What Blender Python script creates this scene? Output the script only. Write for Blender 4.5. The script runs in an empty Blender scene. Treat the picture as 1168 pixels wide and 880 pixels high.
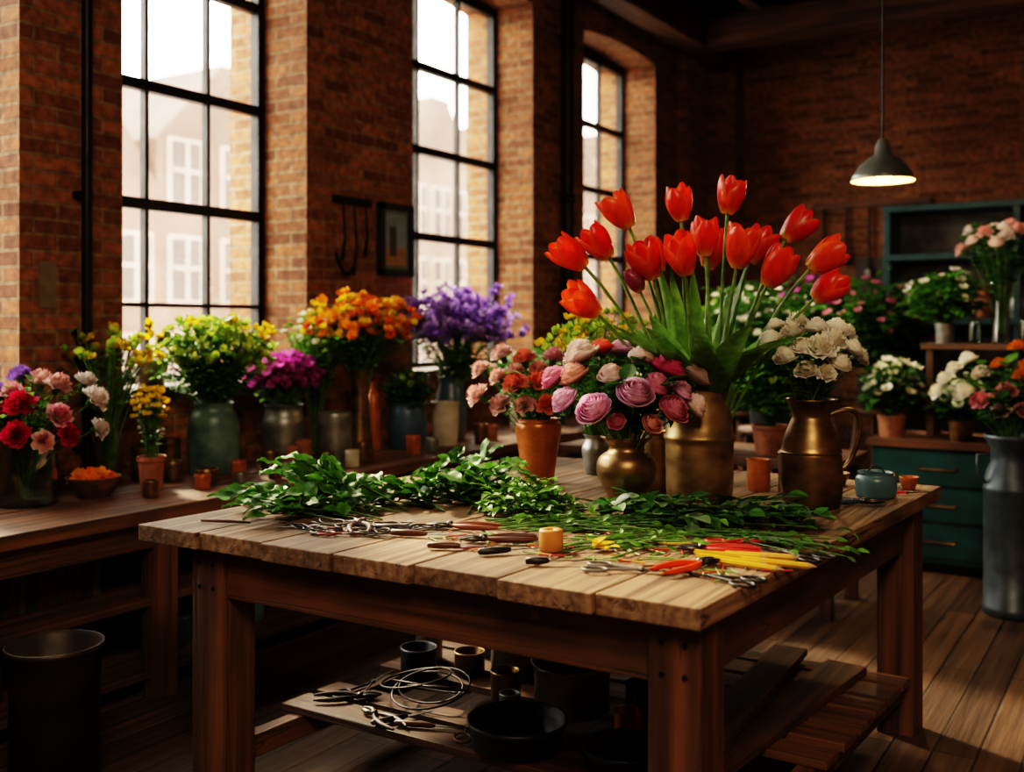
import bpy, math, random
import numpy as np
from mathutils import Vector
pi=math.pi
sc=bpy.context.scene
YAW=math.radians(31.9)
Rv=np.array([math.cos(YAW),math.sin(YAW),0.]); Fv=np.array([-math.sin(YAW),math.cos(YAW),0.]); Zv=np.array([0,0,1.])
def s2l(c):
    c=np.array(c,float)/255.
    return np.where(c<=.04045,c/12.92,((c+.055)/1.055)**2.4)
def A(*a): return np.array(a,float)
# ---------------------------------------------------------------- materials
def new_mat(name):
    m=bpy.data.materials.new(name); m.use_nodes=True
    nt=m.node_tree; b=nt.nodes['Principled BSDF']; return m,nt,b
def mixcol(nt,mode,fac,a,b):
    n=nt.nodes.new('ShaderNodeMix'); n.data_type='RGBA'; n.blend_type=mode
    for i,v in ((0,fac),(6,a),(7,b)):
        if isinstance(v,bpy.types.NodeSocket): nt.links.new(v,n.inputs[i])
        else: n.inputs[i].default_value=v if i==0 else (*v,1)
    return n.outputs[2]
def M(name,c1,c2=None,rough=.5,metal=0,scale=(6,6,6),bump=.1,detail=5,transl=0,spec=.5,rvar=.15,lo=.35,hi=.65,dist=0,grime=0,cracks=None,cw=.022):
    m,nt,b=new_mat(name); N=nt.nodes; Lk=nt.links
    c1=s2l(c1); c2=s2l(c2) if c2 is not None else c1*.6
    tc=N.new('ShaderNodeTexCoord'); mp=N.new('ShaderNodeMapping'); mp.inputs['Scale'].default_value=scale
    Lk.new(tc.outputs['Object'],mp.inputs[0])
    no=N.new('ShaderNodeTexNoise'); no.inputs['Scale'].default_value=1; no.inputs['Detail'].default_value=detail; no.inputs['Distortion'].default_value=dist
    Lk.new(mp.outputs[0],no.inputs[0])
    r=N.new('ShaderNodeMapRange'); r.inputs[1].default_value=lo; r.inputs[2].default_value=hi
    Lk.new(no.outputs[0],r.inputs[0])
    col=mixcol(nt,'MIX',r.outputs[0],c1,c2)
    at=N.new('ShaderNodeAttribute'); at.attribute_name='Col'
    col=mixcol(nt,'MULTIPLY',1.,col,at.outputs[0])
    if grime:
        n2=N.new('ShaderNodeTexNoise'); n2.inputs['Scale'].default_value=3.1; n2.inputs['Detail'].default_value=7
        Lk.new(tc.outputs['Object'],n2.inputs[0])
        r2=N.new('ShaderNodeMapRange'); r2.inputs[1].default_value=.42; r2.inputs[2].default_value=.68; r2.inputs[4].default_value=grime
        Lk.new(n2.outputs[0],r2.inputs[0])
        col=mixcol(nt,'MIX',r2.outputs[0],col,(.03,.018,.010))
    hgt=no.outputs[0]
    if cracks:
        mp3=N.new('ShaderNodeMapping'); mp3.inputs['Scale'].default_value=cracks; Lk.new(tc.outputs['Object'],mp3.inputs[0])
        n4=N.new('ShaderNodeTexNoise'); n4.inputs['Scale'].default_value=1; n4.inputs['Detail'].default_value=2; Lk.new(mp3.outputs[0],n4.inputs[0])
        ab=N.new('ShaderNodeMath'); ab.operation='SUBTRACT'; ab.inputs[1].default_value=.5; Lk.new(n4.outputs[0],ab.inputs[0])
        a2=N.new('ShaderNodeMath'); a2.operation='ABSOLUTE'; Lk.new(ab.outputs[0],a2.inputs[0])
        r4=N.new('ShaderNodeMapRange'); r4.inputs[1].default_value=0; r4.inputs[2].default_value=cw; r4.inputs[3].default_value=.75; r4.inputs[4].default_value=0; Lk.new(a2.outputs[0],r4.inputs[0])
        col=mixcol(nt,'MIX',r4.outputs[0],col,(.025,.014,.008))
        hh=N.new('ShaderNodeMath'); hh.operation='SUBTRACT'; Lk.new(no.outputs[0],hh.inputs[0]); Lk.new(r4.outputs[0],hh.inputs[1]); hgt=hh.outputs[0]
    Lk.new(col,b.inputs['Base Color'])
    rr=N.new('ShaderNodeMapRange'); rr.inputs[3].default_value=max(.02,rough-rvar); rr.inputs[4].default_value=min(1,rough+rvar)
    Lk.new(no.outputs[0],rr.inputs[0]); Lk.new(rr.outputs[0],b.inputs['Roughness'])
    b.inputs['Metallic'].default_value=metal; b.inputs['Specular IOR Level'].default_value=spec
    if bump:
        bp=N.new('ShaderNodeBump'); bp.inputs['Strength'].default_value=bump; bp.inputs['Distance'].default_value=.01
        Lk.new(hgt,bp.inputs['Height']); Lk.new(bp.outputs[0],b.inputs['Normal'])
    if transl:
        tr=N.new('ShaderNodeBsdfTranslucent'); Lk.new(col,tr.inputs[0])
        mx=N.new('ShaderNodeMixShader'); mx.inputs[0].default_value=transl
        Lk.new(b.outputs[0],mx.inputs[1]); Lk.new(tr.outputs[0],mx.inputs[2])
        Lk.new(mx.outputs[0],N['Material Output'].inputs[0])
    return m
def brick_mat(name,c1,c2,mort,bw,rh,ms,rot=0,bump=.6,rough=.85,grain=None,grime=.6,spec=.3):
    m,nt,b=new_mat(name); N=nt.nodes; Lk=nt.links
    uv=N.new('ShaderNodeUVMap'); uv.uv_map='UVMap'
    mp=N.new('ShaderNodeMapping'); mp.inputs['Rotation'].default_value=(0,0,rot); Lk.new(uv.outputs[0],mp.inputs[0])
    nz=N.new('ShaderNodeTexNoise'); nz.inputs['Scale'].default_value=9; Lk.new(mp.outputs[0],nz.inputs[0])
    vm=N.new('ShaderNodeVectorMath'); vm.operation='SCALE'; vm.inputs['Scale'].default_value=.012 if not grain else .0
    Lk.new(nz.outputs['Color'],vm.inputs[0])
    va=N.new('ShaderNodeVectorMath'); va.operation='ADD'; Lk.new(mp.outputs[0],va.inputs[0]); Lk.new(vm.outputs[0],va.inputs[1])
    br=N.new('ShaderNodeTexBrick'); Lk.new(va.outputs[0],br.inputs[0])
    br.inputs['Color1'].default_value=(*s2l(c1),1); br.inputs['Color2'].default_value=(*s2l(c2),1); br.inputs['Mortar'].default_value=(*s2l(mort),1)
    br.inputs['Scale'].default_value=1; br.inputs['Mortar Size'].default_value=ms; br.inputs['Brick Width'].default_value=bw; br.inputs['Row Height'].default_value=rh
    br.inputs['Mortar Smooth'].default_value=.3
    n2=N.new('ShaderNodeTexNoise'); n2.inputs['Detail'].default_value=8; n2.inputs['Scale'].default_value=1
    mp2=N.new('ShaderNodeMapping'); mp2.inputs['Scale'].default_value=grain or (22,22,22); Lk.new(mp.outputs[0],mp2.inputs[0]); Lk.new(mp2.outputs[0],n2.inputs[0])
    r=N.new('ShaderNodeMapRange'); r.inputs[1].default_value=.3; r.inputs[2].default_value=.7; r.inputs[3].default_value=.5; r.inputs[4].default_value=1.35
    Lk.new(n2.outputs[0],r.inputs[0])
    col=mixcol(nt,'MULTIPLY',1.,br.outputs[0],r.outputs[0])
    n3=N.new('ShaderNodeTexNoise'); n3.inputs['Scale'].default_value=1.1; n3.inputs['Detail'].default_value=5; Lk.new(mp.outputs[0],n3.inputs[0])
    r3=N.new('ShaderNodeMapRange'); r3.inputs[1].default_value=.42; r3.inputs[2].default_value=.7; r3.inputs[4].default_value=grime; Lk.new(n3.outputs[0],r3.inputs[0])
    col=mixcol(nt,'MIX',r3.outputs[0],col,tuple(s2l(c1)*.25))
    Lk.new(col,b.inputs['Base Color']); b.inputs['Roughness'].default_value=rough; b.inputs['Specular IOR Level'].default_value=spec
    sub=N.new('ShaderNodeMath'); sub.operation='MULTIPLY_ADD'; Lk.new(br.outputs['Fac'],sub.inputs[0]); sub.inputs[1].default_value=-1.5; Lk.new(n2.outputs[0],sub.inputs[2])
    bp=N.new('ShaderNodeBump'); bp.inputs['Strength'].default_value=bump; bp.inputs['Distance'].default_value=.012
    Lk.new(sub.outputs[0],bp.inputs['Height']); Lk.new(bp.outputs[0],b.inputs['Normal'])
    return m
def glass_mat(name,col,rough=.02):
    m,nt,b=new_mat(name); N=nt.nodes
    tr=N.new('ShaderNodeBsdfTransparent'); tr.inputs[0].default_value=(*col,1)
    gl=N.new('ShaderNodeBsdfGlossy'); gl.inputs[1].default_value=rough
    lw=N.new('ShaderNodeLayerWeight'); lw.inputs[0].default_value=.35
    mr=N.new('ShaderNodeMapRange'); mr.inputs[3].default_value=.04; mr.inputs[4].default_value=.8
    nt.links.new(lw.outputs['Facing'],mr.inputs[0])
    mx=N.new('ShaderNodeMixShader'); nt.links.new(mr.outputs[0],mx.inputs[0])
    nt.links.new(tr.outputs[0],mx.inputs[1]); nt.links.new(gl.outputs[0],mx.inputs[2]); nt.links.new(mx.outputs[0],N['Material Output'].inputs[0])
    return m
def emis(name,col,st):
    m,nt,b=new_mat(name); b.inputs['Emission Color'].default_value=(*col,1); b.inputs['Emission Strength'].default_value=st; b.inputs['Base Color'].default_value=(*col,1); return m
m_brick=brick_mat('red_brick',(158,100,62),(102,60,37),(130,104,78),.225,.068,.009,grime=.55)
m_floor=brick_mat('plank_floor',(104,76,52),(68,48,33),(14,9,6),1.9,.135,.005,rot=pi/2,bump=.6,rough=.6,grain=(1.5,30,1),grime=.8,spec=.4)
m_top=M('worn_oak_top',(160,127,95),(94,67,46),.66,scale=(46,1.1,46),bump=.45,detail=8,dist=0,lo=.32,hi=.68,grime=.7,spec=.32,cracks=(17,.22,9),cw=.010)
m_oak=M('dark_oak_x',(118,76,46),(60,37,22),.6,scale=(1.2,26,26),bump=.35,detail=8,dist=.15,lo=.32,hi=.68,grime=.6,cracks=(.3,15,15),cw=.010)
m_oaky=M('dark_oak_y',(114,73,44),(56,35,21),.6,scale=(26,1.2,26),bump=.35,detail=8,dist=.15,lo=.32,hi=.68,grime=.6,cracks=(15,.3,15),cw=.010)
m_oakz=M('dark_oak_z',(118,76,46),(56,35,21),.6,scale=(26,26,1.2),bump=.35,detail=8,dist=.15,lo=.32,hi=.68,grime=.6,cracks=(15,15,.3),cw=.010)
m_ceil=M('dark_ceiling',(40,38,36),(22,20,18),.9)
m_brass=M('aged_brass',(186,156,108),(118,92,58),.42,.85,scale=(9,9,14),bump=.06,grime=.35)
m_bronze=M('dark_bronze',(154,122,82),(84,64,42),.38,.85,scale=(9,9,14),bump=.08,grime=.3)
m_copper=M('copper_glaze',(190,110,50),(140,76,34),.3,.35,scale=(8,8,8),bump=.03)
m_steel=M('galvanised_steel',(156,156,148),(102,104,100),.42,.75,scale=(12,12,12),bump=.05)
m_churn=M('churn_metal',(84,92,96),(52,60,66),.46,.6,scale=(8,8,8),bump=.05)
m_iron=M('black_iron',(28,26,25),(16,14,13),.45,.6,scale=(12,12,12),bump=.1)
m_blade=M('tool_steel',(120,116,110),(60,58,56),.4,1,scale=(20,20,20),bump=.02)
m_teal=M('teal_enamel',(104,132,124),(64,90,86),.4,.2,scale=(10,10,10),bump=.05)
m_tealp=M('teal_paint',(20,70,74),(12,50,54),.5,0,scale=(6,6,14),bump=.08)
m_blue=M('blue_glaze',(72,96,116),(48,68,86),.35,.1,scale=(9,9,9),bump=.03)
m_cream=M('cream_ceramic',(200,192,172),(160,150,130),.4,0,scale=(9,9,9),bump=.02)
m_terra=M('terracotta',(160,100,64),(118,72,46),.75,0,scale=(14,14,14),bump=.1)
m_bluegrey=M('bluegrey_enamel',(98,128,134),(66,96,104),.3,.1,scale=(8,8,8),bump=.02)
m_char=M('charcoal_metal',(72,74,76),(44,46,48),.42,.6,scale=(8,8,8),bump=.05)
m_bin=M('olive_bin',(66,52,36),(36,28,20),.5,.3,scale=(8,8,8))
m_plain=M('painted_col',(255,255,255),(225,225,225),.45,0,scale=(20,20,20),bump=.02)
m_petal=M('petal',(255,255,255),(240,237,235),.6,0,scale=(60,60,60),bump=.02,transl=.42,spec=.2)
m_tpetal=M('tulip_petal',(255,255,255),(225,215,215),.32,0,scale=(60,60,12),bump=.05,transl=.42,spec=.45)
m_leaf=M('leaf',(255,255,255),(180,190,170),.45,0,scale=(30,30,30),bump=.06,transl=.35,spec=.35)
m_glass=glass_mat('clear_glass',(.88,.94,.92)); m_pane=glass_mat('window_pane',(.97,.98,.98))
m_water=glass_mat('green_tint_glass',(.74,.86,.80))
m_house=M('brick_render',(116,94,84),(96,76,66),.9,0,scale=(.6,.6,.6),bump=0)
m_street=M('street_paving',(150,145,140),(120,116,110),.9)
m_shade=M('grey_lamp_enamel',(110,112,106),(84,86,82),.35,.3)
m_shadein=M('cream_lamp_lining',(240,220,150),(225,205,130),.5)
m_bulb=emis('warm_bulb',(1,.66,.24),16)
# ---------------------------------------------------------------- mesh builder
def nrm(v): return v/(np.linalg.norm(v)+1e-12)
def frame(d,hint=(0,0,1),roll=0):
    z=nrm(np.array(d,float)); h=np.array(hint,float); y=h-z*np.dot(h,z)
    if np.linalg.norm(y)<1e-2: h=A(1,.3,0); y=h-z*np.dot(h,z)
    y=nrm(y); x=np.cross(y,z)
    if roll:
        c,s=math.cos(roll),math.sin(roll); x,y=x*c+y*s,-x*s+y*c
    return np.column_stack([x,y,z])
I3=np.eye(3)
class MB:
    def __init__(s): s.V=[];s.F=[];s.C=[];s.MI=[];s.S=[];s.n=0;s.mats=[]
    def mi(s,m):
        if m not in s.mats: s.mats.append(m)
        return s.mats.index(m)
    def add(s,t,m,R=I3,p=(0,0,0),sc=1.,tint=(1,1,1),smooth=True):
        v,f,c=t
        s.V.append((v*sc)@np.asarray(R).T+np.asarray(p)); s.F.append(f+s.n); s.C.append(c*np.asarray(tint)); s.n+=len(v)
        s.MI.append(np.full(len(f),s.mi(m))); s.S.append(np.full(len(f),smooth))
    def build(s,name,origin=(0,0,0),bevel=0,parent=None,uv=False,xmin=None,shear=0):
        V=np.concatenate(s.V)
        if xmin is not None: V[:,0]=np.maximum(V[:,0],xmin)
        if shear: V[:,0]+=shear*V[:,1]
        V=V-np.asarray(origin,float)
        F=np.concatenate(s.F); C=np.concatenate(s.C)
        me=bpy.data.meshes.new(name); me.from_pydata(V.tolist(),[],F.tolist())
        a=me.attributes.new('Col','FLOAT_COLOR','POINT'); a.data.foreach_set('color',np.column_stack([C,np.ones(len(C))]).astype(np.float32).ravel())
        for m in s.mats: me.materials.append(m)
        me.polygons.foreach_set('material_index',np.concatenate(s.MI).astype(np.int32)); me.polygons.foreach_set('use_smooth',np.concatenate(s.S))
        if uv:
            W=V+np.asarray(origin,float); l=me.uv_layers.new(name='UVMap'); a_=W[F[:,1]]-W[F[:,0]]; b_=W[F[:,3]]-W[F[:,0]]
            nn=np.abs(np.cross(a_,b_)); ax=nn.argmax(1); out=np.zeros((len(F),4,2)); P=W[F]
            for k,(i,j) in enumerate(((1,2),(0,2),(0,1))):
                q=ax==k; out[q]=P[q][:,:,[i,j]]
            l.data.foreach_set('uv',out.astype(np.float32).ravel())
        me.update()
        o=bpy.data.objects.new(name,me); o.location=origin; sc.collection.objects.link(o)
        if bevel:
            b=o.modifiers.new('bevel','BEVEL'); b.width=bevel; b.segments=2; b.limit_method='ANGLE'; b.angle_limit=.9
        if parent: o.parent=parent
        return o
def join(ts):
    V=[];F=[];C=[];n=0
    for v,f,c in ts: V.append(v);F.append(f+n);C.append(c);n+=len(v)
    return np.concatenate(V),np.concatenate(F),np.concatenate(C)
def tr(t,R=I3,p=(0,0,0),s=1.): return ((t[0]*s)@np.asarray(R).T+np.asarray(p),t[1],t[2])
def grid(fn,nu,nv,cf=None):
    u=np.linspace(-1,1,nu+1); v=np.linspace(0,1,nv+1); U,W=np.meshgrid(u,v); U=U.ravel();W=W.ravel()
    x,y,z=fn(U,W); P=np.column_stack([x+0*U,y+0*U,z+0*U])
    i=np.arange(nu)[None,:]+np.arange(nv)[:,None]*(nu+1); i=i.ravel()
    Fq=np.column_stack([i,i+1,i+nu+2,i+nu+1])
    C=np.ones((len(P),3)) if cf is None else cf(U,W)
    return P,Fq,C
def lerp(a,b,t): return np.asarray(a)[None,:]*(1-t)[:,None]+np.asarray(b)[None,:]*t[:,None]
def hexa(P,c=(1,1,1)):
    Fq=np.array([[0,3,2,1],[4,5,6,7],[0,1,5,4],[1,2,6,5],[2,3,7,6],[3,0,4,7]])
    return np.array(P,float),Fq,np.tile(np.array(c,float),(8,1))
def box(x0,x1,y0,y1,z0,z1,c=(1,1,1)):
    return hexa([[x0,y0,z0],[x1,y0,z0],[x1,y1,z0],[x0,y1,z0],[x0,y0,z1],[x1,y0,z1],[x1,y1,z1],[x0,y1,z1]],c)
def lathe(prof,seg=40,c=(1,1,1)):
    pr=np.array(prof,float); a=np.linspace(0,2*pi,seg,endpoint=False); n=len(pr)
    V=np.zeros((n,seg,3)); V[:,:,0]=pr[:,0:1]*np.cos(a); V[:,:,1]=pr[:,0:1]*np.sin(a); V[:,:,2]=pr[:,1:2]
    i=np.arange(n-1)[:,None]*seg; j=np.arange(seg)[None,:]; k=(j+1)%seg
    Fq=np.stack([i+j,i+k,i+seg+k,i+seg+j],-1).reshape(-1,4)
    return V.reshape(-1,3),Fq,np.tile(np.array(c,float),(n*seg,1))
def vessel(out,th=.006,floor_=.012,**k):
    p=[(.0005,out[0][1])]+list(out)
    inn=[(max(r-th,.0005),z) for r,z in out[::-1] if z>out[0][1]+floor_]
    inn[0]=(inn[0][0],out[-1][1]-.0005)
    p+=inn+[(inn[-1][0],out[0][1]+floor_),(.0005,out[0][1]+floor_)]
    return lathe(p,**k)
def smooth_prof(pts,n=5):
    P=[Vector((r,z,0)) for r,z in pts]; out=[]
    for i in range(len(P)-1):
        p0=P[max(i-1,0)];p1=P[i];p2=P[i+1];p3=P[min(i+2,len(P)-1)]
        for k in range(n):
            t=k/n; q=.5*((2*p1)+(p2-p0)*t+(2*p0-5*p1+4*p2-p3)*t*t+(-p0+3*p1-3*p2+p3)*t**3); out.append((max(q.x,.001),q.y))
    out.append((P[-1].x,P[-1].y)); return out
def tube(path,r,seg=6,c=(1,1,1),c2=None,closed=False):
    P=np.array(path,float); n=len(P); rr=np.full(n,r) if np.isscalar(r) else np.array(r,float)
    T=np.gradient(P,axis=0) if not closed else np.roll(P,-1,0)-np.roll(P,1,0)
    a=np.linspace(0,2*pi,seg,endpoint=False); V=[]
    h=A(0,0,1) if abs(nrm(T[0])[2])<.9 else A(1,0,0)
    for i in range(n):
        t=nrm(T[i]); y=h-t*np.dot(h,t); y=nrm(y); x=np.cross(y,t); h=y
        V.append(P[i]+rr[i]*(np.cos(a)[:,None]*x+np.sin(a)[:,None]*y))
    V=np.concatenate(V); m=n if closed else n-1
    i=np.arange(m)[:,None]; j=np.arange(seg)[None,:]; k=(j+1)%seg; i2=(i+1)%n
    Fq=np.stack([i*seg+j,i*seg+k,i2*seg+k,i2*seg+j],-1).reshape(-1,4)
    C=np.tile(np.array(c,float),(n*seg,1))
    if c2 is not None: t=np.repeat(np.linspace(0,1,n),seg); C=lerp(c,c2,t)
    return V,Fq,C
def bez(p0,p1,p2,n=7):
    t=np.linspace(0,1,n)[:,None]; return (1-t)**2*np.asarray(p0)+2*t*(1-t)*np.asarray(p1)+t*t*np.asarray(p2)
def cyl(p0,p1,r,seg=10,c=(1,1,1),r2=None):
    p0=np.asarray(p0,float);p1=np.asarray(p1,float); r2=r if r2 is None else r2; d=nrm(p1-p0)
    return tube([p0,p0+d*1e-4,p1-d*1e-4,p1],[.0004,r,r2,.0004],seg,c)
def uvs(r,seg=12,c=(1,1,1),sz=1):
    return lathe([(max(r*math.sin(t),.0003),-r*sz*math.cos(t)) for t in np.linspace(0,pi,seg//2+1)],seg,c)
# ---------------------------------------------------------------- flower templates (grow along +Z)
def leaf_t(L=.08,W=.02,fold=.3,droop=.3,c0=(40,80,25),c1=(80,130,50),nu=4,nv=7,pk=.8,wave=0):
    c0=s2l(c0);c1=s2l(c1)
    def fn(u,v):
        w=W*np.sin(pi*np.clip(v,0,1)**pk)**.8+W*.04*(1-v)
        x=u*w; z=L*(v-.12*droop*v*v); y=-droop*L*v*v+fold*np.abs(u)*w+wave*W*np.sin(v*9+u)*np.abs(u)
        return x,y,z
    return grid(fn,nu,nv,lambda u,v:lerp(c0,c1,np.clip(.25+.6*np.abs(u)*.8+.2*v,0,1)))
def tulip_t(rg,col=(214,26,14),open_=0.):
    col=s2l(col); dark=col*.7; edge=np.minimum(col*1.0+A(.14,.14,.02),1); base=s2l((220,170,50)); ts=[]
    H=.112;R=.040
    for ring in range(2):
        for j in range(3):
            ph=2*pi*j/3+ring*pi/3+rg.uniform(-.1,.1); Rr=R*(1.0 if ring else .86); hh=H*(1 if ring==0 else .95)*rg.uniform(.93,1.05); op=open_+rg.uniform(-.08,.16)
            def fn(u,v):
                w=np.sin(pi*np.clip(v*.93+.02,0,1)**.75)**.62; aw=1.12*w
                r=Rr*(.22+.82*np.sin(pi*np.clip(v*.62+.06,0,1))**.75)*(1+op*v*v)-Rr*.10*np.maximum(v-.75,0)*2
                r=r*(1-.12*u*u*v)
                a=ph+u*aw
                return r*np.cos(a),r*np.sin(a),hh*(v-.03*u*u*(v>.2))
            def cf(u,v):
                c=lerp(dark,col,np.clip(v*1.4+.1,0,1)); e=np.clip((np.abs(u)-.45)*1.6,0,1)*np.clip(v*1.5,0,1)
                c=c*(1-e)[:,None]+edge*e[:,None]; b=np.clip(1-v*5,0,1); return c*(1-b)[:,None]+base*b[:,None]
            ts.append(grid(fn,8,11,cf))
    return join(ts)
def rose_t(rg,ci,co,R=.043,H=.058,edge=None,cup=.35,dk=.6,fall=.36,ks=(2,3,3,4,4,5,5,6),scal=.17):
    ci=s2l(ci);co=s2l(co); ed=s2l(edge) if edge else co; ts=[]; L=len(ks)
    for i,k in enumerate(ks):
        f=i/(L-1); rr=R*(.10+.90*f**.85); top=H*(.96-fall*f**2+.04*rg.random())
        for j in range(k):
            ph=2*pi*j/k+i*1.25+rg.uniform(-.2,.2); aw=pi/k*rg.uniform(1.35,1.6); jt=rg.uniform(.92,1.07); cc=ci*(1-f)+co*f; fl=rg.uniform(.6,1.3); p2=rg.uniform(0,6)
            tt=rg.uniform(.9,1.06)
            def fn(u,v):
                a=ph+u*aw*(.5+.5*np.minimum(v*2.5,1))
                cu=np.maximum(v-.6,0)/.4
                r=rr*jt*(.22+.78*np.sin(np.minimum(v*1.35,1)*pi/2)**.9)
                r=r*(1-cup*.32*cu*(1-.3*u*u))+ (1-cup)*R*.26*fl*max(0,f-.25)*cu**1.6*(1-.5*u*u)
                r=r*(1+.05*np.sin(3*u+p2)*v)+R*.06*u*v
                z=top*v*(1-scal*u*u*v)-(1-cup)*H*.16*f*cu**2.2*fl
                return r*np.cos(a),r*np.sin(a),z
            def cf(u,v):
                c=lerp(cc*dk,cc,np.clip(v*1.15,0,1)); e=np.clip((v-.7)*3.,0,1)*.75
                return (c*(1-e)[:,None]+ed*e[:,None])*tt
            ts.append(grid(fn,6,7,cf))
    for j in range(5):
        a=j*2*pi/5; ts.append(tr(leaf_t(R*.9,R*.22,.2,.5,(60,100,40),(80,120,50),2,3),frame((math.cos(a),math.sin(a),.25)),(0,0,0)))
    ts.append(tr(uvs(R*.28,8,s2l((60,100,40))),p=(0,0,0)))
    return join(ts)
def carn_t(rg,ci,co,R=.05,H=.05,layers=7,dk=.6):
    ci=s2l(ci);co=s2l(co); ts=[]
    for i in range(layers):
        f=i/(layers-1); rr=R*(.18+.82*f); top=H*(1.05-.75*f**1.7); p1,p2,p3=[rg.uniform(0,6.28) for _ in range(3)]; cc=ci*(1-f)+co*f
        k1=rg.choice([4,5,6]); k2=rg.choice([11,13,14])
        def fn(u,v):
            a=pi*u; r=rr*(.12+.88*v**.8)*(1+v*(.10*np.sin(k1*a+p1)+.07*np.sin(k2*a+p2)))
            z=top*v**.8+v*R*(.13*np.sin(k1*a+p3)+.10*np.sin((k2+2)*a+p1))
            return r*np.cos(a),r*np.sin(a),z
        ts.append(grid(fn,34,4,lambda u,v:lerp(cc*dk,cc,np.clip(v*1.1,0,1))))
    ts.append(tr(lathe([(.0005,-R*.5),(R*.2,-R*.45),(R*.3,0),(R*.35,R*.15)],8,s2l((70,110,50)))))
    return join(ts)
def bloss_t(rg,co,ce,r=.02,k=5,cup=.35):
    co=s2l(co);ce=s2l(ce); ts=[]
    for j in range(k):
        a0=2*pi*j/k+rg.uniform(-.1,.1); w=r*1.1*math.sin(pi/k)*1.25; cp=cup*rg.uniform(.6,1.8)
        def fn(u,v):
            l=r*v; x=u*w*np.sin(pi*np.clip(v*.8+.06,0,1))**.7; z=cp*r*v*v*1.4
            return l*math.cos(a0)-x*math.sin(a0),l*math.sin(a0)+x*math.cos(a0),z
        ts.append(grid(fn,2,3,lambda u,v:lerp(ce,co,np.clip(v*1.6,0,1))))
    ts.append(tr(uvs(r*.18,6,ce*.8),p=(0,0,r*.08)))
    return join(ts)
RG=random.Random(11)
SG=s2l((112,154,74)); SD=s2l((66,104,42))
TUL=[tulip_t(RG,c,o) for c,o in (((246,56,22),0.05),((232,34,20),.14),((250,76,26),.28),((240,48,24),0))]
MAG=tulip_t(RG,(150,40,80),0)
def roses(ci,co,ed=None,n=2,**k): return [rose_t(RG,ci,co,edge=ed,**k) for _ in range(n)]
K2=dict(fall=.48,ks=(2,3,4,4,5,6,6,7))
R_MAUVE=roses((214,96,156),(240,176,216),(252,220,238),**K2); R_PINK=roses((222,84,128),(242,138,178),(250,190,212),**K2); R_HOT=roses((190,30,84),(228,66,124),(240,124,160),**K2)
R_CREAM=roses((240,180,170),(248,220,210),(252,238,232),**K2); R_PEACH=roses((234,130,110),(246,180,160),(250,214,202),**K2)
R_WHITE=roses((246,236,200),(253,250,238),(255,255,250),3,R=.045,H=.056,cup=.30,dk=.9,fall=.55,ks=(2,3,4,5,6,6,7),scal=.2)+[carn_t(RG,(250,242,214),(255,253,244),.046,.05,7,.9) for _ in range(2)]
R_RED=roses((210,40,30),(238,80,62),(246,124,104))
C_CORAL=[carn_t(RG,(234,104,80),(246,150,122)) for _ in range(2)]; C_LP=[carn_t(RG,(242,166,156),(250,206,196)) for _ in range(2)]
C_RED=[carn_t(RG,(190,14,50),(214,36,76)) for _ in range(2)]; C_PINK=[carn_t(RG,(234,130,144),(248,182,190)) for _ in range(2)]; C_WH=[carn_t(RG,(242,220,210),(250,240,234)) for _ in range(2)]
C_OR=[carn_t(RG,(230,108,16),(244,146,34))]; C_PUR=[carn_t(RG,(110,72,156),(144,104,184))]
B_OR=[bloss_t(RG,c,(200,90,10),.022,cup=.7) for c in ((244,140,30),(246,166,54),(234,112,24))]
B_YE=[bloss_t(RG,c,(200,150,10),.02,cup=.6) for c in ((246,210,50),(238,196,36))]
B_PU=[bloss_t(RG,c,(130,90,190),.017,cup=.6) for c in ((178,142,228),(156,116,212),(206,178,240))]
B_MG=[bloss_t(RG,c,(120,26,90),.02,cup=.6) for c in ((176,56,146),(146,46,132),(198,96,172))]
B_WH=[bloss_t(RG,c,(210,210,150),.024) for c in ((244,242,232),(234,230,212))]
B_YG=[bloss_t(RG,c,(130,160,40),.015,cup=.8) for c in ((176,204,76),(150,184,62),(196,210,90))]
B_PK=[bloss_t(RG,c,(190,90,120),.024) for c in ((234,150,180),(220,120,160))]
LF_T=[leaf_t(l,w,.30,d,(72,124,40),(134,180,78),5,16,.5) for l,w,d in ((.42,.040,.08),(.40,.046,.25),(.40,.042,.5),(.34,.046,.75))]
LF_R=[leaf_t(.085,.026,.22,d,(44,84,34),(76,124,54),4,6,.75) for d in (.2,.5)]
LF_B=[leaf_t(.10,.032,.25,d,(46,98,30),(100,158,56),4,6,.7,wave=.25) for d in (.15,.5)]
LF_S=[leaf_t(.05,.012,.2,d,(60,114,36),(124,172,62),2,4,.75) for d in (.2,.5)]
LF_E=[leaf_t(.07,.026,.15,.3,(88,122,88),(140,168,128),4,5,.7)]
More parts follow.
